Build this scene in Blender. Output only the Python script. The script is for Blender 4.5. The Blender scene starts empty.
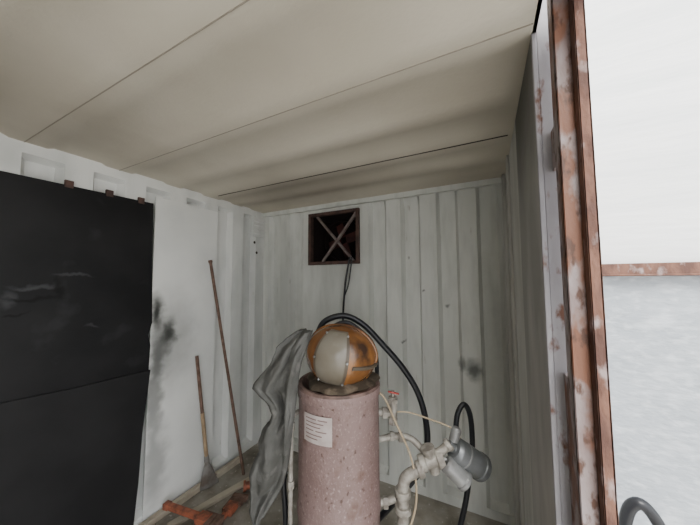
import bpy, math, random
from mathutils import Vector, Matrix, noise
random.seed(4)
V=Vector
# ------------------------------------------------------------------ materials
def mat(name,col,rough=.6,metal=0,col2=None,scale=4,lo=.45,hi=.65,spec=.4,bump=0,bscale=60,spots=None,stretch=(1,1,1),detail=6):
    m=bpy.data.materials.new(name); m.use_nodes=True; nt=m.node_tree; n=nt.nodes; l=nt.links
    b=n["Principled BSDF"]; b.inputs["Roughness"].default_value=rough; b.inputs["Metallic"].default_value=metal
    b.inputs["Specular IOR Level"].default_value=spec
    tc=n.new("ShaderNodeTexCoord"); mp=n.new("ShaderNodeMapping"); mp.inputs["Scale"].default_value=stretch
    l.new(tc.outputs["Object"],mp.inputs[0])
    c4=lambda c:(c[0],c[1],c[2],1)
    def layer(prev,c,sc,lo,hi,seed=0,det=detail):
        t=n.new("ShaderNodeTexNoise"); t.inputs["Scale"].default_value=sc; t.inputs["Detail"].default_value=det
        t.noise_dimensions='4D'; t.inputs["W"].default_value=seed
        l.new(mp.outputs[0],t.inputs["Vector"])
        r=n.new("ShaderNodeValToRGB"); r.color_ramp.elements[0].position=lo; r.color_ramp.elements[1].position=hi
        l.new(t.outputs["Fac"],r.inputs[0])
        x=n.new("ShaderNodeMixRGB"); l.new(r.outputs[0],x.inputs[0])
        if isinstance(prev,tuple): x.inputs[1].default_value=c4(prev)
        else: l.new(prev,x.inputs[1])
        x.inputs[2].default_value=c4(c); return x.outputs[0]
    cur=col
    if col2: cur=layer(cur,col2,scale,lo,hi,1)
    for i,s in enumerate(spots or []): cur=layer(cur,s[0],s[1],s[2],s[3],7+i*3)
    if isinstance(cur,tuple): b.inputs["Base Color"].default_value=c4(cur)
    else: l.new(cur,b.inputs["Base Color"])
    if bump:
        t=n.new("ShaderNodeTexNoise"); t.inputs["Scale"].default_value=bscale; t.inputs["Detail"].default_value=5
        l.new(mp.outputs[0],t.inputs["Vector"]); bp=n.new("ShaderNodeBump"); bp.inputs["Strength"].default_value=bump
        bp.inputs["Distance"].default_value=.01; l.new(t.outputs["Fac"],bp.inputs["Height"]); l.new(bp.outputs[0],b.inputs["Normal"])
    return m
def add_blobs(m,blobs,col,warp=.09,ws=14):
    """soft colour blobs (overspray, stains, plain darkening, painted corner shade) at given object-space points (centre, radius xyz, strength)"""
    nt=m.node_tree;n=nt.nodes;l=nt.links;b=n["Principled BSDF"]
    tc=n.new("ShaderNodeTexCoord")
    ns=n.new("ShaderNodeTexNoise"); ns.inputs["Scale"].default_value=ws; ns.inputs["Detail"].default_value=4; l.new(tc.outputs["Object"],ns.inputs["Vector"])
    off=n.new("ShaderNodeVectorMath"); off.operation='MULTIPLY_ADD'; off.inputs[1].default_value=(warp,warp,warp)
    l.new(ns.outputs["Color"],off.inputs[0]); l.new(tc.outputs["Object"],off.inputs[2])
    for (c,r,s) in blobs:
        sub=n.new("ShaderNodeVectorMath"); sub.operation='SUBTRACT'; l.new(off.outputs[0],sub.inputs[0]); sub.inputs[1].default_value=(c[0]+warp/2,c[1]+warp/2,c[2]+warp/2)
        dv=n.new("ShaderNodeVectorMath"); dv.operation='DIVIDE'; l.new(sub.outputs[0],dv.inputs[0]); dv.inputs[1].default_value=r
        ln=n.new("ShaderNodeVectorMath"); ln.operation='LENGTH'; l.new(dv.outputs[0],ln.inputs[0])
        mr=n.new("ShaderNodeMapRange"); mr.interpolation_type='SMOOTHSTEP'; mr.inputs[1].default_value=.15; mr.inputs[2].default_value=1; mr.inputs[3].default_value=s; mr.inputs[4].default_value=0
        l.new(ln.outputs["Value"],mr.inputs[0])
        x=n.new("ShaderNodeMixRGB"); l.new(mr.outputs[0],x.inputs[0]); x.inputs[2].default_value=(*col,1)
        if b.inputs["Base Color"].links: l.new(b.inputs["Base Color"].links[0].from_socket,x.inputs[1])
        else: x.inputs[1].default_value=b.inputs["Base Color"].default_value
        l.new(x.outputs[0],b.inputs["Base Color"])

M_ceil=mat("ceiling_paint",(.66,.615,.52),.6,0,(.55,.505,.415),2.0,.35,.75,bump=.1,spots=[((.38,.33,.26),1.1,.54,.9)])
M_back=mat("back_paint",(.66,.675,.64),.5,0,(.53,.545,.515),5,.45,.75,stretch=(3,3,.6),bump=.08,spots=[((.36,.34,.29),9,.66,.80)])
M_left=mat("left_paint",(.72,.73,.715),.5,0,(.58,.60,.585),4,.45,.75,stretch=(2,2,.8),bump=.08,spots=[((.45,.42,.36),10,.68,.8)])
M_block=mat("light_block_grey",(.36,.36,.35),.6,0,(.26,.26,.25),4,.45,.75,bump=.08)  # kept dark to cut fill light from behind the camera
M_sheet=mat("cover_sheet_paint",(.76,.77,.755),.45,0,(.66,.675,.665),3,.4,.7,bump=.05)
M_right=mat("right_paint",(.58,.58,.56),.55,0,(.44,.44,.42),4,.4,.7,stretch=(2,2,.6),bump=.1)
M_jamb=mat("jamb_dark_paint",(.46,.46,.45),.6,0,(.32,.315,.31),5,.4,.6,stretch=(1,1,.4),bump=.1)
M_lav=mat("door_frame_paint",(.42,.41,.44),.45,0,(.30,.29,.315),5,.4,.6,bump=.15,spots=[((.16,.08,.055),24,.56,.64)],stretch=(1,1,.5))
M_lavr=mat("door_post_paint",(.33,.28,.28),.5,0,(.20,.14,.13),8,.38,.56,bump=.3,spots=[((.20,.09,.055),16,.46,.55),((.10,.05,.035),45,.54,.63)],stretch=(1,1,.45))
M_rust=mat("rust",(.19,.095,.065),.8,0,(.10,.05,.038),22,.4,.6,bump=.5,spots=[((.33,.26,.25),28,.58,.68)],stretch=(1,1,.5))
M_rustb=mat("rust_brown",(.10,.055,.045),.8,0,(.055,.035,.03),15,.4,.6,bump=.3)
M_seam=mat("seam_dark",(.06,.05,.04),.9)
M_seam2=mat("seam_soft",(.32,.29,.24),.9)
M_board=mat("black_board",(.008,.008,.009),.55,0,(.016,.016,.017),3,.4,.7,bump=.12,bscale=8,spec=.22,spots=[((.026,.027,.029),6,.62,.8)])
M_board2=mat("black_board_low",(.013,.013,.014),.6,0,(.021,.021,.022),3,.4,.7,bump=.15,bscale=8,spec=.22)
M_floor=mat("floor_ply",(.33,.31,.27),.8,0,(.18,.16,.13),6,.4,.65,bump=.3,spots=[((.46,.44,.40),30,.6,.7)])
M_ground=mat("ground_concrete",(.66,.64,.60),.9,0,(.56,.54,.51),2,.4,.6)
M_tank=mat("tank_paint",(.26,.182,.172),.5,0,(.19,.125,.115),6,.35,.65,bump=.3,bscale=110,spots=[((.34,.26,.245),110,.56,.70),((.13,.07,.05),14,.58,.74),((.09,.05,.038),55,.60,.70)],stretch=(1,1,.8))
M_tankdk=mat("tank_rim",(.10,.065,.055),.7,0,(.2,.13,.11),20,.4,.6,bump=.3)
M_label=mat("label_plate",(.50,.44,.42),.5,0,(.41,.35,.33),20,.4,.6)
M_ink=mat("label_ink",(.22,.15,.14),.6)
M_amber=mat("helmet_amber",(.29,.125,.035),.2,0,(.16,.066,.022),6,.38,.6,bump=.1,spots=[((.045,.025,.017),8,.50,.66)],spec=.6)
M_visor=mat("visor_plate",(.20,.185,.155),.2,0,(.135,.115,.085),5,.4,.65,spec=.5,spots=[((.27,.26,.23),8,.58,.8)])
M_visorf=mat("visor_frame",(.09,.07,.05),.4)
M_collar=mat("helmet_collar",(.06,.045,.03),.8,0,(.18,.14,.10),14,.5,.62,bump=.3)
M_cloth=mat("grey_cloth",(.118,.118,.112),.95,0,(.070,.070,.064),6,.4,.65,bump=.7,bscale=40,spec=.05,spots=[((.165,.16,.15),16,.58,.75)])
M_rub=mat("black_rubber",(.012,.013,.016),.35)
M_tan=mat("tan_hose",(.40,.32,.22),.6)
M_fit=mat("dirty_white_fitting",(.38,.36,.32),.5,.2,(.21,.19,.165),25,.4,.6,bump=.3,bscale=80)
M_motor=mat("grey_cast_metal",(.20,.21,.22),.4,.5,(.14,.15,.15),12,.4,.6,bump=.1)
M_motor2=mat("light_cast_metal",(.33,.34,.34),.4,.4,(.23,.23,.23),12,.4,.6)
M_red=mat("red_handle",(.45,.06,.05),.5)
M_rod=mat("rusty_rod",(.18,.11,.085),.7,0,(.11,.065,.045),20,.4,.6,bump=.2)
M_wood=mat("old_wood",(.40,.29,.18),.7,0,(.26,.18,.11),12,.4,.6,stretch=(6,6,1),bump=.2)
M_plank=mat("pale_wood",(.52,.47,.38),.7,0,(.38,.33,.26),6,.4,.6,bump=.2)
M_steel=mat("dull_blade_steel",(.26,.25,.24),.45,.4,(.17,.14,.12),14,.4,.6,bump=.2)
M_orange=mat("orange_red_iron",(.38,.12,.065),.6,0,(.15,.06,.04),20,.45,.6,bump=.3)
M_blue=mat("blue_grey_paint",(.18,.23,.26),.5,0,(.12,.15,.17),12,.4,.6)
M_dark=mat("dark_void",(.012,.006,.006),.9)
M_fan=mat("dark_red_metal",(.07,.018,.015),.7,0,(.03,.01,.01),8,.4,.6)
M_brace=mat("grey_strip",(.22,.19,.18),.6,0,(.14,.10,.09),20,.4,.6)
M_extw=mat("white_sheet_exterior",(.88,.885,.88),.6,0,(.78,.80,.80),3,.4,.6,stretch=(.5,1,3),bump=.3,bscale=12)
M_extb=mat("blue_grey_exterior",(.38,.41,.445),.4,0,(.32,.35,.38),5,.35,.65,stretch=(1,1,2),bump=.5,bscale=30,spots=[((.48,.51,.54),22,.50,.72),((.55,.58,.61),7,.55,.8)])
K=(.035,.038,.035)
add_blobs(M_sheet,[((-2.02,1.09,1.36),(.2,.08,.18),1),((-2.02,1.18,1.21),(.2,.09,.14),.95),((-2.02,1.12,1.08),(.2,.10,.26),.7),((-2.02,1.10,.80),(.2,.08,.40),.6),((-2.02,1.2,1.15),(.2,.27,.5),.40),((-2.02,1.12,.35),(.2,.12,.4),.45)],K,.12,12)
add_blobs(M_back,[((-.09,2.11,.95),(.07,.2,.095),1),((-.17,2.11,.97),(.045,.2,.065),.8),((-.27,2.11,1.38),(.024,.2,.026),.9),((-.42,2.11,1.5),(.018,.2,.02),.85),((-.6,2.11,1.1),(.018,.2,.022),.85),((-.55,2.11,1.75),(.016,.2,.018),.8),((-1.2,2.11,1.9),(.5,.2,.5),.40),((-1.2,2.11,.9),(.5,.2,.9),.38),((-1.8,2.11,1.2),(.35,.2,1.2),.40),((.08,2.11,1.0),(.2,.2,1.2),.38)],(.15,.16,.15))  # spots and vent soot, plus corner shade painted at both wall ends
add_blobs(M_left,[((-2.05,2.0,1.1),(.2,.45,1.3),.32),((-2.05,.3,2.2),(.2,.5,.2),.2)],(.15,.16,.15))  # corner shade painted at the back end; fainter darkening near the top
add_blobs(M_ceil,[((-1.3,1.7,2.28),(1.2,.45,.3),.5),((-1.9,.1,2.28),(.9,1.0,.3),.35),((-.2,2.0,2.28),(.6,.3,.3),.3)],(.20,.17,.13))  # darker along the back edge and towards the front left
add_blobs(M_board,[((-2.03,.52,1.56),(.2,.13,.020),.5),((-2.03,.42,1.50),(.2,.05,.06),.45),((-2.03,.66,1.60),(.2,.11,.014),.45),((-2.03,.75,1.32),(.2,.05,.012),.35)],(.075,.08,.085),.14,9)
add_blobs(M_board,[((-2.03,.50,1.50),(.2,.16,.016),1),((-2.03,.60,1.54),(.2,.03,.07),.9),((-2.03,.46,1.42),(.2,.06,.012),.9)],(.002,.002,.002),.14,9)
add_blobs(M_jamb,[((.14,1.15,2.30),(.2,.5,.6),.85)],(.05,.048,.045))  # darker towards the top

# ------------------------------------------------------------------ builder
class B:
    def __init__(s): s.v=[];s.f=[];s.m=[];s.mats=[];s.sm=[]
    def mi(s,m):
        if m not in s.mats: s.mats.append(m)
        return s.mats.index(m)
    def add(s,vs,fs,m,smooth=False):
        o=len(s.v); s.v+= [V(p) for p in vs]; k=s.mi(m)
        for f in fs: s.f.append([o+i for i in f]); s.m.append(k); s.sm.append(smooth)
    def box(s,a,b,m,M=None):
        x0,y0,z0=a;x1,y1,z1=b
        vs=[V((x,y,z)) for x in(x0,x1) for y in(y0,y1) for z in(z0,z1)]
        if M: vs=[M@p for p in vs]
        s.add(vs,[(0,1,3,2),(4,6,7,5),(0,4,5,1),(2,3,7,6),(0,2,6,4),(1,5,7,3)],m)
    def beam(s,p,q,w,h,m,up=V((0,0,1))):
        p=V(p);q=V(q);d=(q-p).normalized(); sx=d.cross(up)
        if sx.length<.01: sx=d.cross(V((1,0,0)))
        sx.normalize(); u=sx.cross(d)
        vs=[]
        for c in(p,q):
            for i,j in((-1,-1),(1,-1),(1,1),(-1,1)): vs.append(c+sx*w/2*i+u*h/2*j)
        s.add(vs,[(0,3,2,1),(4,5,6,7),(0,1,5,4),(1,2,6,5),(2,3,7,6),(3,0,4,7)],m)
    def tube(s,pts,r,m,n=14,sub=8,rr=None,raw=False):
        pts=[V(p) for p in pts]
        if len(pts)>2 and not raw:
            q=[]; P=[pts[0]*2-pts[1]]+pts+[pts[-1]*2-pts[-2]]; R=[]
            for i in range(1,len(P)-2):
                for k in range(sub):
                    t=k/sub; a,b,c,d=P[i-1:i+3]
                    q.append(.5*((2*b)+(c-a)*t+(2*a-5*b+4*c-d)*t*t+(3*b-a-3*c+d)*t**3))
                    if rr: R.append(rr[i-1]*(1-t)+rr[i]*t)
            q.append(pts[-1]); 
            if rr: R.append(rr[-1]); rr=R
            pts=q
        d0=(pts[1]-pts[0]).normalized(); a=d0.orthogonal().normalized(); vs=[]
        for i,p in enumerate(pts):
            d=(pts[min(i+1,len(pts)-1)]-pts[max(i-1,0)]).normalized()
            a=(a-d*a.dot(d)).normalized(); b=d.cross(a); R_=rr[i] if rr else r
            for k in range(n):
                t=2*math.pi*k/n; vs.append(p+(a*math.cos(t)+b*math.sin(t))*R_)
        N=len(pts); fs=[(i*n+k,i*n+(k+1)%n,(i+1)*n+(k+1)%n,(i+1)*n+k) for i in range(N-1) for k in range(n)]
        s.add(vs,fs,m,True)
        s.add([vs[k] for k in range(n)],[tuple(range(n-1,-1,-1))],m); s.add([vs[(N-1)*n+k] for k in range(n)],[tuple(range(n))],m)
    def rod(s,p,q,r,m,n=16): s.tube([p,q],r,m,n)
    def lathe(s,prof,m,c=(0,0,0),axis=(0,0,1),n=48,smooth=True):
        ax=V(axis).normalized(); a=ax.orthogonal().normalized(); b=ax.cross(a); c=V(c); vs=[]
        for (r,z) in prof:
            for k in range(n):
                t=2*math.pi*k/n; vs.append(c+ax*z+(a*math.cos(t)+b*math.sin(t))*r)
        N=len(prof)
        s.add(vs,[(i*n+k,i*n+(k+1)%n,(i+1)*n+(k+1)%n,(i+1)*n+k) for i in range(N-1) for k in range(n)],m,smooth)
    def build(s,name,bevel=0,parent=None):
        me=bpy.data.meshes.new(name); me.from_pydata(s.v,[],s.f)
        for m in s.mats: me.materials.append(m)
        for p,k,sm in zip(me.polygons,s.m,s.sm): p.material_index=k; p.use_smooth=sm
        me.update()
        try: me.set_sharp_from_angle(angle=math.radians(40))
        except Exception: pass
        o=bpy.data.objects.new(name,me); bpy.context.collection.objects.link(o)
        if bevel:
            bm=o.modifiers.new("bev","BEVEL"); bm.width=bevel; bm.segments=2; bm.limit_method='ANGLE'
        if parent: o.parent=parent
        return o

XL,XR,YB,YF,H=-2.0455,.14,2.1148,-1.8,2.28
# ------------------------------------------------------------------ corrugated walls
def profile(a0,a1,phase=0):
    out=[]; P=.278; k=math.floor((a0-phase)/P)-1
    while phase+k*P<a1+P:
        b=phase+k*P
        for o,d in((0,0),(.085,0),(.108,1),(.219,1),(.242,0)): out.append((b+o,d))
        k+=1
    def ev(x):
        for i in range(len(out)-1):
            if out[i][0]<=x<=out[i+1][0]:
                t=(x-out[i][0])/max(1e-9,out[i+1][0]-out[i][0]); return out[i][1]*(1-t)+out[i+1][1]*t
        return 0
    xs=[a0]+[o[0] for o in out if a0+.004<o[0]<a1-.004]+[a1]
    return xs,ev
def corr(name,a0,a1,mp,m,phase=0,hole=None,dep=.036,ztop=2.185):
    xs,ev=profile(a0,a1,phase); zs=[0,.06,.09,ztop-.02,ztop,H+.03]
    if hole:
        xs=sorted(set([x for x in xs if not(hole[0]-.03<x<hole[1]+.03)]+[hole[0],hole[1]])); zs=sorted(zs+[hole[2],hole[3]])
        zs=[z for z in zs if z in(hole[2],hole[3]) or min(abs(z-hole[2]),abs(z-hole[3]))>.015]
    fz=lambda z:0 if (z<=.06 or z>=ztop) else 1
    b=B(); vs=[]
    for x in xs:
        d=ev(x)
        if hole and hole[0]<=x<=hole[1]: d=0
        for z in zs: vs.append(mp(x,d*fz(z)*dep,z))
    nz=len(zs); fs=[]
    for i in range(len(xs)-1):
        for j in range(nz-1):
            if hole and xs[i]>=hole[0]-1e-6 and xs[i+1]<=hole[1]+1e-6 and zs[j]>=hole[2]-1e-6 and zs[j+1]<=hole[3]+1e-6: continue
            fs.append((i*nz+j,(i+1)*nz+j,(i+1)*nz+j+1,i*nz+j+1))
    b.add(vs,fs,m); return b
HX0,HX1,HZ0,HZ1=-1.45,-.985,1.75,2.175
b=corr("wall_back",XL,XR,lambda a,d,z:(a,YB+d,z),M_back,phase=-.685,hole=(HX0,HX1,HZ0,HZ1),dep=.056)
b.box((XL,YB-.03,2.24),(XR,YB,2.28),M_back); b.box((XL,YB+.065,0),(HX0-.02,YB+.075,2.28),M_back); b.box((HX1+.02,YB+.065,0),(XR,YB+.075,2.28),M_back)
b.box((XL-.09,YB-.006,0),(XL+.006,YB+.09,2.3),M_back)
b.build("wall_back")
b=corr("wall_left",YF,YB,lambda a,d,z:(XL-d,a,z),M_left,phase=.36,ztop=2.225,dep=.055)
b.box((XL-.08,YF,0),(XL-.07,YB,2.30),M_left); b.build("wall_left")
b=B(); b.box((XL+.002,1.06,.02),(XL+.008,1.55,2.17),M_sheet); b.build("wall_cover_sheet")
b=B(); b.box((XL,YF-.03,0),(XR+.02,YF,2.3),M_block); b.build("wall_front_light_block")  # unseen end wall, added to block light from behind the camera
b=B()
b.box((XR,1.36,0),(XR+.02,YB+.03,2.28),M_right)
b.box((XR-.012,1.72,0),(XR,1.80,2.28),M_right)
b.box((XR-.02,2.03,0),(XR,2.09,2.28),M_right)
b.build("wall_right",.004)
b=B(); b.box((XL-.08,YF,-.05),(XR+.03,YB+.05,0),M_floor)
b.build("floor")
b=B(); st=[(YF,0)]
segs=[(-1.55,-1.25),(-1.1,-.8),(-.62,-.32),(-.18,.1),(.20,.40),(.53,.78),(.91,1.13),(1.23,1.42),(1.56,1.70),(1.80,1.93)]
for a,c in segs: st+=[(a,0),(a+.025,.011),(c-.025,.011),(c,0)]
st.append((YB+.03,0))
vs=[];fs=[]; XC=XR+.012
for (yy,dz) in st: vs+=[(XL-.08,yy,H+dz),(XC,yy,H+dz)]
for i in range(len(st)-1): fs.append((2*i,2*i+1,2*i+3,2*i+2))
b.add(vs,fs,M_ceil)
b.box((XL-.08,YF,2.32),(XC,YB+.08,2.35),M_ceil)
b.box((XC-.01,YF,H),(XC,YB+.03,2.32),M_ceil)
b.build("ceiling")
b=B()
b.beam((XL+.1,1.478,H-.001),(XR-.02,1.482,H-.001),.006,.004,M_seam)
b.beam((XL,.845,H-.001),(XR,.85,H-.001),.003,.003,M_seam2)
b.beam((XL,.45,H-.001),(XR,.455,H-.001),.003,.003,M_seam2)
b.build("trim_ceiling_seam")
# ------------------------------------------------------------------ black board
b=B()
def sheet(yz,x0,x1,m):
    n=len(yz); vs=[(x0,p[0],p[1]) for p in yz]+[(x1,p[0],p[1]) for p in yz]
    b.add(vs,[tuple(range(n)),tuple(range(2*n-1,n-1,-1))]+[(i,i+n,(i+1)%n+n,(i+1)%n) for i in range(n)],m)
sheet([(-1.2,.96),(1.055,.96),(1.06,1.15),(1.045,1.22),(1.065,1.3),(1.05,1.7),(1.043,2.115),(.38,2.105),(-1.2,2.10)],XL+.004,XL+.014,M_board)
sheet([(-1.2,.02),(1.00,.02),(1.02,.3),(1.03,.6),(1.05,.85),(1.062,.99),(.7,1.0),(.44,1.02),(-1.2,1.04)],XL+.015,XL+.024,M_board2)
for yy in(.60,.78,.95): b.box((XL+.002,yy,2.095),(XL+.02,yy+.035,2.135),M_rustb)
b.build("black_board",.001)
b=B()
b.box((XL,1.93,2.02),(XL+.02,2.08,2.21),M_left)
for k in range(4): b.beam((XL+.026,1.945,2.05+k*.04),(XL+.026,2.065,2.05+k*.04),.02,.012,M_left)
for (yy,zz) in((1.97,1.96),(2.0,1.86)): b.lathe([(0,.002),(.012,.002),(.014,0)],M_seam,(XL+.004,yy,zz),(1,0,0),16)
b.build("wall_ventilator",.003)
# ------------------------------------------------------------------ exhaust opening
b=B(); w=.028
for (a,c) in(((HX0-w,YB-.03,HZ0-w),(HX1+w,YB+.02,HZ0)),((HX0-w,YB-.03,HZ1),(HX1+w,YB+.02,HZ1+w)),((HX0-w,YB-.03,HZ0),(HX0,YB+.02,HZ1)),((HX1,YB-.03,HZ0),(HX1+w,YB+.02,HZ1))): b.box(a,c,M_rustb)
D=.3
b.box((HX0-.03,YB+.01,HZ0-.03),(HX0,YB+D,HZ1+.03),M_dark); b.box((HX1,YB+.01,HZ0-.03),(HX1+.03,YB+D,HZ1+.03),M_fan)
b.box((HX0-.02,YB+.01,HZ0-.03),(HX1+.02,YB+D,HZ0),M_fan); b.box((HX0-.02,YB+.01,HZ1),(HX1+.02,YB+D,HZ1+.03),M_dark); b.box((HX0-.05,YB+D-.01,HZ0-.05),(HX1+.05,YB+D+.02,HZ1+.05),M_dark)
b.beam((HX0+.05,YB+.01,HZ1),(HX1-.04,YB+.01,HZ0),.02,.026,M_brace,V((0,1,0))); b.beam((HX1,YB-.004,HZ1),(HX0+.12,YB-.004,HZ0),.02,.026,M_brace,V((0,1,0)))
cx,cz=(HX0+HX1)/2,(HZ0+HZ1)/2
b.lathe([(.19,0),(.2,0),(.2,.08),(.19,.08),(.19,0)],M_dark,(cx,YB+.16,cz),(0,1,0),32)
for k in range(4):
    t=k*math.pi/2+.3; b.beam((cx+.03*math.cos(t),YB+.19,cz+.03*math.sin(t)),(cx+.17*math.cos(t),YB+.20,cz+.17*math.sin(t)),.09,.006,M_fan,V((.3,1,0)))
b.build("exhaust_vent",.0015)
b=B(); b.tube([(-1.04,YB-.034,1.78),(-1.045,YB-.04,1.74),(-1.07,YB-.045,1.6),(-1.09,YB-.04,1.45),(-1.11,YB-.03,1.25),(-1.12,YB-.02,.9)],.008,M_rub,8)
b.tube([(-1.02,YB-.036,1.78),(-1.02,YB-.04,1.74),(-1.05,YB-.04,1.55),(-1.09,YB-.035,1.45)],.006,M_rub,8)
b.build("power_cable")
# ------------------------------------------------------------------ doorway
b=B()
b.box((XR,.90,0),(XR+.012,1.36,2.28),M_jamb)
b.box((XR,.885,0),(XR+.012,.90,2.28),M_lav)
b.box((XR+.012,.885,0),(XR+.043,.90,2.55),M_lav)
b.box((XR+.037,.90,0),(XR+.043,.94,2.55),M_lav)
b.build("door_frame",.002)
b=B()
b.box((.170,.79,-.1),(.203,.80,2.36),M_lavr); b.box((.203,.765,-.1),(.208,.80,2.36),M_rust); b.box((.203,.765,-.1),(.226,.772,2.36),M_rust)
b.box((.221,.765,-.1),(.226,.83,2.36),M_rust); b.box((.170,.79,-.1),(.174,.84,2.36),M_lavr)
for z0,z1 in((1.87,1.98),(.15,1.34)): b.box((.172,.80,z0),(.182,.884,z1),M_lavr)
b.build("rusty_door_post",.0015)
b=B(); b.box((XR+.016,YF,2.262),(XR+.10,.76,2.36),M_rustb); b.build("trim_door_header",.004)
# ------------------------------------------------------------------ exterior screen
b=B(); ye=1.58
b.box((.20,ye,1.64),(3.6,ye+.03,3.3),M_extw); b.box((.20,ye,-.12),(3.6,ye+.03,1.60),M_extb)
b.build("exterior_wall")
b=B(); b.box((.20,ye-.04,1.592),(3.6,ye,1.645),M_rust); b.box((.20,ye-.05,1.592),(3.6,ye-.04,1.60),M_rust); b.build("rusty_rail",.003)
b=B(); b.add([(-30,-30,-.12),(30,-30,-.12),(30,30,-.12),(-30,30,-.12)],[(0,1,2,3)],M_ground); b.build("ground")

# ------------------------------------------------------------------ tank (root empty with its parts)
tank=bpy.data.objects.new("blasting_tank",None); bpy.context.collection.objects.link(tank); tank.empty_display_size=.1
TU=V((.895,.446,0)); TV=V((-.446,.895,0)); T0=V((-.598,1.083,0))
def T(u,v,z): return T0+TU*u+TV*v+V((0,0,z))
b=B(); R=.175
b.lathe([(.04,.10),(.05,.10),(.16,.30),(R,.34),(R,.62),(R+.004,.625),(R+.004,.64),(R,.645),(R,1.085),(R+.003,1.09),(R+.006,1.10),(R+.006,1.13)],M_tank,T(0,0,0),n=64)
b.lathe([(R+.006,1.13),(R+.002,1.14),(R-.012,1.14),(R-.02,1.12),(.1,1.08),(.03,1.06),(0,1.06)],M_tankdk,T(0,0,0),n=64)
b.lathe([(0,.02),(.04,.02),(.04,.12)],M_fit,T(0,0,0),n=24)
for k in range(4):
    t=k*math.pi/2+.4; d=TU*math.cos(t)+TV*math.sin(t)
    b.beam(T0+d*(R-.01)+V((0,0,.42)),T0+d*(R+.03)+V((0,0,.012)),.04,.012,M_tankdk,d); b.lathe([(0,0),(.035,0),(.035,.012),(0,.012)],M_tankdk,T0+d*(R+.03),n=16)
def arc_patch(a0,a1,z0,z1,r,m,n=10):
    vs=[];fs=[]
    for i in range(n+1):
        t=math.radians(a0+(a1-a0)*i/n); p=TU*math.sin(t)*r-TV*math.cos(t)*r
        vs+=[T0+p+V((0,0,z0)),T0+p+V((0,0,z1))]
    for i in range(n): fs.append((2*i,2*i+2,2*i+3,2*i+1))
    b.add(vs,fs,m)
arc_patch(-48,-6,.955,1.06,R+.003,M_label)
for k,(z,a,c) in enumerate([(1.045,-44,-27),(1.045,-25,-12),(1.031,-44,-17),(1.017,-44,-21),(1.003,-44,-31),(1.003,-28,-13),(.987,-44,-19),(.973,-44,-25)]): arc_patch(a,c,z-.0022,z+.0022,R+.0038,M_ink,4)
b.tube([T(-.17,-.03,1.02),T(-.195,-.05,1.0),T(-.2,-.05,.9),T(-.2,-.05,.6),T(-.2,-.05,.35),T(-.16,-.03,.3)],.010,M_fit,12)
for z in(.95,.72,.5): b.lathe([(.010,0),(.016,0),(.016,.03),(.010,.03)],M_fit,T(-.2,-.05,z),n=8)
b.build("pressure_vessel",parent=tank)
# ------------------------------------------------------------------ helmet
b=B(); hc=T(.012,-.02,1.262)
TL=Matrix.Rotation(math.radians(8),3,TV)
def hp(az,el,k=1.0):
    a=math.radians(az);e=math.radians(el)
    x=math.sin(a)*math.cos(e); y=-math.cos(a)*math.cos(e); z=math.sin(e)
    p=TU*(x*.155)+TV*(y*.145)+V((0,0,1))*(z*(.120 if z>0 else .135))
    return hc+TL@(p*k)
def hpatch(a0,a1,e0,e1,k,m,na=12,ne=10,edge=True):
    g=[[hp(a0+(a1-a0)*i/na,e0+(e1-e0)*j/ne,k) for j in range(ne+1)] for i in range(na+1)]
    vs=[p for r in g for p in r]; n1=ne+1
    b.add(vs,[(i*n1+j,(i+1)*n1+j,(i+1)*n1+j+1,i*n1+j+1) for i in range(na) for j in range(ne)],m,True)
    if edge:
        bd=[(i,0) for i in range(na+1)]+[(na,j) for j in range(1,ne+1)]+[(i,ne) for i in range(na-1,-1,-1)]+[(0,j) for j in range(ne-1,0,-1)]
        P=[g[i][j] for i,j in bd]; Q=[hc+(p-hc)*.93 for p in P]; n=len(P)
        b.add(P+Q,[(i,(i+1)%n,(i+1)%n+n,i+n) for i in range(n)],m)
hpatch(-180,180,-62,89.9,1.0,M_amber,56,28,False)
hpatch(-43,12,-50,60,1.030,M_visorf,16,16)
hpatch(-38,7,-45,55,1.045,M_visor,16,16)
hpatch(-49,-43,-46,50,1.03,M_amber,2,12); hpatch(12,18,-48,56,1.035,M_amber,2,12)
for az in(-40.5,9.5):
    for el in(-42,0,48): b.lathe([(0,.006),(.004,.005),(.005,0)],M_motor2,hp(az,el,1.036),(hp(az,el)-hc),10)
b.tube([hp(75,e,1.01) for e in(-40,0,30,60,85)]+[hp(-105,e,1.01) for e in(60,30,0)],.006,M_amber,8)
b.tube([hp(a_,-8,1.015) for a_ in(18,40,60,80,100)],.008,M_visorf,8)
n=48; vs=[]
for k in range(n):
    t=2*math.pi*k/n; w=.010*math.sin(3*t+1)+.006*math.sin(7*t)+.004*math.sin(13*t+1)
    for (r,z) in((.08,1.165),(.12+w,1.162),(.150+w,1.150+w*.4),(.158+w,1.1425),(.08,1.1425)): vs.append(T(.012+r*math.cos(t),-.005+r*math.sin(t),max(z,1.1425)))
b.add(vs,[(k*5+j,((k+1)%n)*5+j,((k+1)%n)*5+j+1,k*5+j+1) for k in range(n) for j in range(4)],M_collar,True)
b.build("blasting_helmet")
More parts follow.
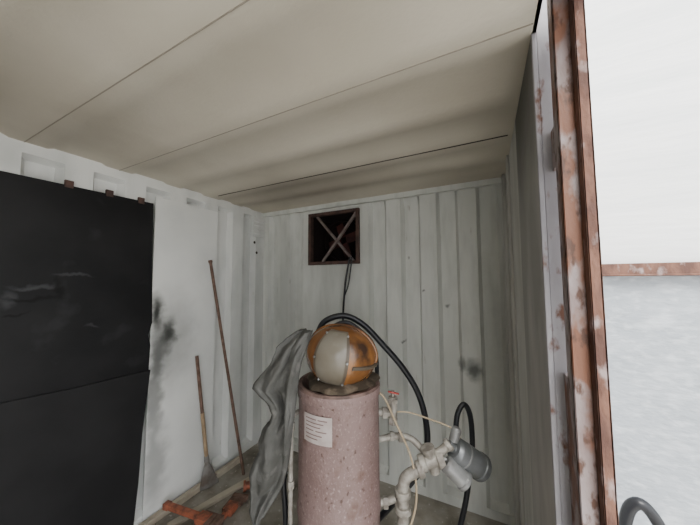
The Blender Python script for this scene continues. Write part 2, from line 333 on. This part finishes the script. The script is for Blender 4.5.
# ------------------------------------------------------------------ jacket
b=B()
rows=[(1.362,-.180,-.112,-.03),(1.335,-.225,-.118,-.05),(1.298,-.262,-.130,-.07),(1.245,-.275,-.148,-.09),(1.199,-.308,-.155,-.10),(1.15,-.335,-.160,-.11),(1.10,-.300,-.164,-.11),(1.05,-.275,-.170,-.11),(1.004,-.292,-.178,-.105),(.95,-.308,-.184,-.10),(.909,-.318,-.188,-.10),(.86,-.332,-.195,-.10),(.815,-.341,-.205,-.10),(.76,-.350,-.22,-.095),(.721,-.358,-.24,-.09),(.68,-.352,-.268,-.09),(.645,-.340,-.290,-.09)]
n=46; vs=[]; SB=5; NR=(len(rows)-1)*SB+1
def row(t):
    i=min(int(t),len(rows)-2); f=t-i; return [rows[i][k]*(1-f)+rows[i+1][k]*f for k in range(4)]
def crease(x): return (1-abs(math.sin(x)))**1.5*2-1
for r in range(NR):
    z,a,c,v=row(r/SB)
    for side in(0,1):
        for k in range(n):
            t=k/(n-1) if side==0 else 1-k/(n-1)
            s=math.sin(math.pi*t)**.5
            wx=t+.35*noise.noise(V((t*1.5,z*3,1)))
            fold=.015*crease(wx*3.0+z*1.5)+.010*crease(wx*3.2-z*9+2)+.036*noise.noise(V((t*2.5,z*6,3)))+.014*noise.noise(V((t*6,z*13,9)))
            vv=v+(-1 if side==0 else 1)*(.034*s)+fold*(1 if side==0 else .8)*(.25+s)
            e=(.026*noise.noise(V((z*9,t*1.2,7)))+.010*noise.noise(V((z*26,t,2))))*(1-t)
            vs.append(T(a+(c-a)*t+e,vv,z+.012*math.sin(t*9)*(r/NR)))
m2=2*n
b.add(vs,[(r*m2+k,r*m2+(k+1)%m2,(r+1)*m2+(k+1)%m2,(r+1)*m2+k) for r in range(NR-1) for k in range(m2)],M_cloth,True)
b.add(vs[:m2],[tuple(range(m2))],M_cloth); b.add(vs[-m2:],[tuple(range(m2-1,-1,-1))],M_cloth)
b.tube([T(-.135,-.085,1.335),T(-.165,-.135,1.27),T(-.185,-.16,1.17),T(-.195,-.155,1.05),T(-.205,-.148,.92)],.01,M_cloth,8,6,rr=[.006,.012,.011,.009,.004])
o=b.build("grey_jacket")
# ------------------------------------------------------------------ hoses
b=B()
b.tube([T(-.12,.16,1.30),T(-.078,.16,1.372),T(.02,.16,1.400),T(.117,.16,1.355),T(.215,.16,1.255),T(.31,.16,1.145),T(.382,.16,1.03),T(.42,.16,.909),T(.43,.16,.78),T(.40,.16,.66),T(.30,.17,.53),T(.20,.2,.4),T(.1,.25,.25),T(.0,.32,.02)],.015,M_rub,14)
b.tube([T(-.10,.17,1.28),T(-.05,.17,1.335),T(.03,.17,1.365),T(.11,.18,1.315),T(.17,.2,1.24),T(.19,.22,1.1),T(.17,.26,.8),T(.1,.3,.3),T(.05,.38,.02)],.011,M_rub,12)
b.build("air_hose")
b=B()
b.tube([T(.56,.14,.78),T(.585,.17,.90),T(.625,.18,.95),T(.655,.18,.89),T(.66,.18,.74),T(.64,.18,.60),T(.61,.18,.45),T(.56,.2,.25),T(.5,.25,.02)],.013,M_rub,12)
b.build("blast_hose")
b=B()
b.tube([T(-.235,.04,.85),T(-.245,.02,.7),T(-.23,.0,.55),T(-.23,0,.3),T(-.26,.05,.02)],.012,M_rub,12)
b.build("blast_hose")
b=B()
b.tube([(.40,1.38,-.10),(.395,1.36,.3),(.405,1.33,.70),(.44,1.32,.81),(.49,1.32,.76),(.53,1.33,.6),(.56,1.34,.3),(.62,1.30,-.095),(.9,1.2,-.10)],.018,M_rub,14)
b.build("rubber_hose")
b=B()
b.tube([T(.165,-.02,1.10),T(.20,-.04,1.07),T(.25,-.04,.96),T(.30,-.03,.85),T(.325,-.03,.74),T(.325,-.03,.64),T(.30,-.03,.55),T(.25,-.02,.4),T(.2,-.02,.3)],.0045,M_tan,8)
b.tube([T(.20,-.01,1.0),T(.3,.02,.99),T(.40,.02,.96),T(.50,.02,.92),T(.55,.03,.86)],.0035,M_tan,8)
b.build("control_tubing",parent=tank)
# ------------------------------------------------------------------ fittings
b=B()
def nut(c,ax,r,l,m=M_fit,n=6): b.lathe([(0,0),(r,0),(r,l),(0,l)],m,c,ax,n,False)
b.rod(T(.15,0,1.0),T(.235,-.01,1.0),.016,M_fit); nut(T(.19,-.005,1.0),TU,.025,.022)
b.tube([T(.235,-.01,.975),T(.238,-.01,1.02),T(.236,-.01,1.07)],.018,M_fit,12)
nut(T(.237,-.01,1.045),V((0,0,1)),.024,.018); b.rod(T(.237,-.01,1.06),T(.237,-.01,1.095),.008,M_fit)
b.beam(T(.215,-.02,1.095),T(.262,-.02,1.085),.012,.005,M_red)
nut(T(.237,-.01,.955),V((0,0,1)),.022,.022)
b.tube([T(.15,-.02,.50),T(.22,-.02,.50),T(.262,-.02,.53),T(.272,-.02,.60),T(.272,-.02,.68),T(.285,-.02,.735),T(.33,-.02,.765),T(.375,-.01,.785)],.024,M_fit,16)
for c,a in((T(.272,-.02,.60),V((0,0,1))),(T(.272,-.02,.665),V((0,0,1))),(T(.335,-.02,.768),TU+V((0,0,.3)))): nut(c,a,.034,.026,M_fit,24)
nut(T(.17,-.02,.50),TU,.034,.024)
b.tube([T(.15,0,.62),T(.2,0,.625),T(.245,0,.64)],.016,M_fit,12); nut(T(.19,0,.622),TU,.024,.02)
c=T(.40,-.01,.80)
b.lathe([(0,-.055),(.034,-.055),(.036,-.03),(.028,-.028),(.03,.02),(.038,.022),(.038,.05),(0,.05)],M_fit,c,TU+V((0,0,.25)),20)
b.lathe([(0,-.05),(.022,-.05),(.024,.04),(.03,.042),(.03,.06),(0,.062)],M_fit,c,V((0,0,1))-TU*.3,18)
b.lathe([(0,0),(.018,0),(.018,.09),(.026,.092),(.026,.11),(0,.11)],M_fit,c,V((0,0,1))*.7+TU*.8,18)
b.tube([c,T(.33,.04,.86),T(.26,.05,.87),T(.2,.05,.86),T(.16,.04,.86)],.014,M_fit,12); nut(T(.29,.045,.868),-TU,.022,.022); nut(T(.25,.05,.87),-TU,.02,.02)
for k in range(6):
    t=k*math.pi/3; ax=(TU+V((0,0,.25))).normalized(); a=ax.orthogonal().normalized(); q=ax.cross(a)
    b.lathe([(0,0),(.006,0),(.006,.01),(0,.012)],M_motor2,c+ax*.05+(a*math.cos(t)+q*math.sin(t))*.03,ax,6)
b.build("valve_manifold",.0015,parent=tank)
b=B(); d=(TU*.80+V((0,0,-.58))+TV*.1).normalized()
c=T(.50,.0,.845)
b.lathe([(0,-.03),(.02,-.03),(.02,0),(.040,.0),(.050,.012),(.053,.02),(.053,.135),(.057,.137),(.057,.155),(.050,.165),(.034,.170),(0,.171)],M_motor,c,d,28)
b.lathe([(.0535,.05),(.0545,.05),(.0545,.058),(.0535,.058)],M_motor2,c,d,28)
b.lathe([(0,.171),(.034,.171),(.034,.176),(0,.176)],M_motor2,c,d,20)
c2=T(.455,-.02,.80); d2=(TU*.72+V((0,0,-.62))-TV*.2).normalized()
b.lathe([(0,0),(.028,0),(.036,.01),(.036,.09),(.040,.092),(.040,.106),(.024,.115),(0,.115)],M_motor2,c2,d2,24)
b.lathe([(0,0),(.02,0),(.022,.05),(.014,.06),(0,.06)],M_motor2,T(.505,.01,.87),V((0,0,1))+TU*.3,18)
b.tube([T(.42,-.01,.83),T(.46,-.01,.85),T(.50,0,.85)],.016,M_fit,12)
b.build("air_control_valve",.0015,parent=tank)
# ------------------------------------------------------------------ left wall tools
b=B(); p=V((-2.02,1.48,1.73)); q=V((-1.825,1.69,.0))
b.rod(p,q,.0115,M_rod,12); b.lathe([(.0115,0),(.016,.0),(.016,.02),(0,.022)],M_rod,p,(p-q),10); b.build("steel_pry_bar")
b=B(); p=V((-2.02,1.385,1.0)); q=V((-1.965,1.455,.21))
b.rod(p,q+(p-q)*.45,.0125,M_rod,12); b.rod(q+(p-q)*.45,q,.014,M_wood,12)
dn=(q-p).normalized(); b.lathe([(.016,-.03),(.019,0),(.017,.05),(.010,.08)],M_steel,q,dn,14)
sd=V((.35,.93,0)).normalized(); nn=dn.cross(sd).normalized(); vs=[]; prof=[(0,.012),(.03,.024),(.07,.038),(.12,.052),(.16,.062),(.185,.066),(.19,.064)]
for (l_,hw) in prof:
    for j in range(7):
        t=j/3-1; vs.append(q+dn*(.015+l_)+sd*hw*t+nn*(.010*(1-t*t)))
K7=len(vs); vs+=[p_+nn*.003 for p_ in vs]
fs=[(i*7+j,i*7+j+1,(i+1)*7+j+1,(i+1)*7+j) for i in range(6) for j in range(6)]
b.add(vs,fs+[tuple(k+K7 for k in f[::-1]) for f in fs],M_steel,True)
b.build("floor_scraper")
b=B(); b.beam((-2.005,1.02,.02),(-1.985,1.80,.02),.04,.04,M_plank); b.build("timber_batten",.003)
def wrench(name,o,ang,s=1.0,mt=M_orange):
    b=B(); M=Matrix.Translation(V(o))@Matrix.Rotation(ang,4,'Z')@Matrix.Scale(s,4)
    b.box((-.17,-.012,-.012),(.06,.012,.012),mt,M); b.box((-.18,-.015,-.014),(-.15,.015,.014),mt,M)
    b.box((.04,-.03,-.017),(.10,.02,.017),mt,M); b.box((.10,-.045,-.013),(.125,.02,.013),M_rod,M)
    b.box((.05,.02,-.01),(.14,.033,.01),M_rod,M); b.box((.13,-.055,-.012),(.158,.033,.012),M_rod,M)
    b.lathe([(0,-.02),(.022,-.02),(.022,.02),(0,.02)],M_rod,M@V((.06,.01,0)),(M.to_3x3()@V((1,0,0))),12)
    return b.build(name,.003)
wrench("pipe_wrench",(-1.72,1.16,.024),math.radians(30),1.25)
wrench("pipe_wrench",(-1.60,1.30,.024),math.radians(105),1.3)
wrench("pipe_wrench",(-1.74,1.20,.078),math.radians(8),1.35)
b=B(); b.beam((-1.87,1.12,.011),(-1.72,1.66,.011),.05,.022,M_plank); b.build("timber_batten",.003)
b=B(); b.lathe([(.018,-.03),(.036,-.03),(.036,-.015),(.027,-.012),(.027,.02),(.036,.022),(.036,.035),(.02,.035),(.018,-.03)],M_orange,V((-1.66,1.58,.036)),V((.7,.7,0)),20)
b.build("hose_coupling")
b=B(); c=V((-1.52,1.70,0)); M=Matrix.Translation(c)@Matrix.Rotation(.7,4,'Z')@Matrix.Scale(1.15,4)
b.box((-.07,-.05,0),(.07,.05,.02),M_blue,M); b.box((-.045,-.035,.02),(.045,.035,.09),M_blue,M); b.box((-.02,-.055,.09),(.03,.055,.15),M_blue,M); b.box((.05,-.055,.05),(.085,.055,.15),M_blue,M)
b.rod(M@V((-.05,0,.07)),M@V((.13,0,.07)),.012,M_motor2); b.rod(M@V((.125,-.06,.07)),M@V((.125,.06,.07)),.006,M_motor2)
b.build("bench_vise",.004)

# ------------------------------------------------------------------ light
w=bpy.data.worlds.new("w"); bpy.context.scene.world=w; w.use_nodes=True; bg=w.node_tree.nodes["Background"]
bg.inputs[0].default_value=(.97,.985,1,1); bg.inputs[1].default_value=4.3
s=bpy.data.lights.new("sun","SUN"); s.energy=5; s.angle=math.radians(25); s.color=(1,.97,.92); so=bpy.data.objects.new("sun",s); bpy.context.collection.objects.link(so)
so.rotation_euler=V((-.30,1.0,-1.2)).to_track_quat('-Z','Y').to_euler()
# ------------------------------------------------------------------ camera
yaw,pitch,roll=.4626,.0654,-.0049
F=V((-math.sin(yaw)*math.cos(pitch),math.cos(yaw)*math.cos(pitch),math.sin(pitch))); Rr=V((math.cos(yaw),math.sin(yaw),0)); U=Rr.cross(F)
R2=Rr*math.cos(roll)+U*math.sin(roll); U2=-Rr*math.sin(roll)+U*math.cos(roll)
cam=bpy.data.cameras.new("camera"); co=bpy.data.objects.new("camera",cam); bpy.context.collection.objects.link(co)
m=Matrix((( R2.x,U2.x,-F.x,0),(R2.y,U2.y,-F.y,0),(R2.z,U2.z,-F.z,1.58),(0,0,0,1))); co.matrix_world=m
cam.sensor_width=36; cam.lens=271.1/700*36; cam.clip_start=.02
bpy.context.scene.camera=co
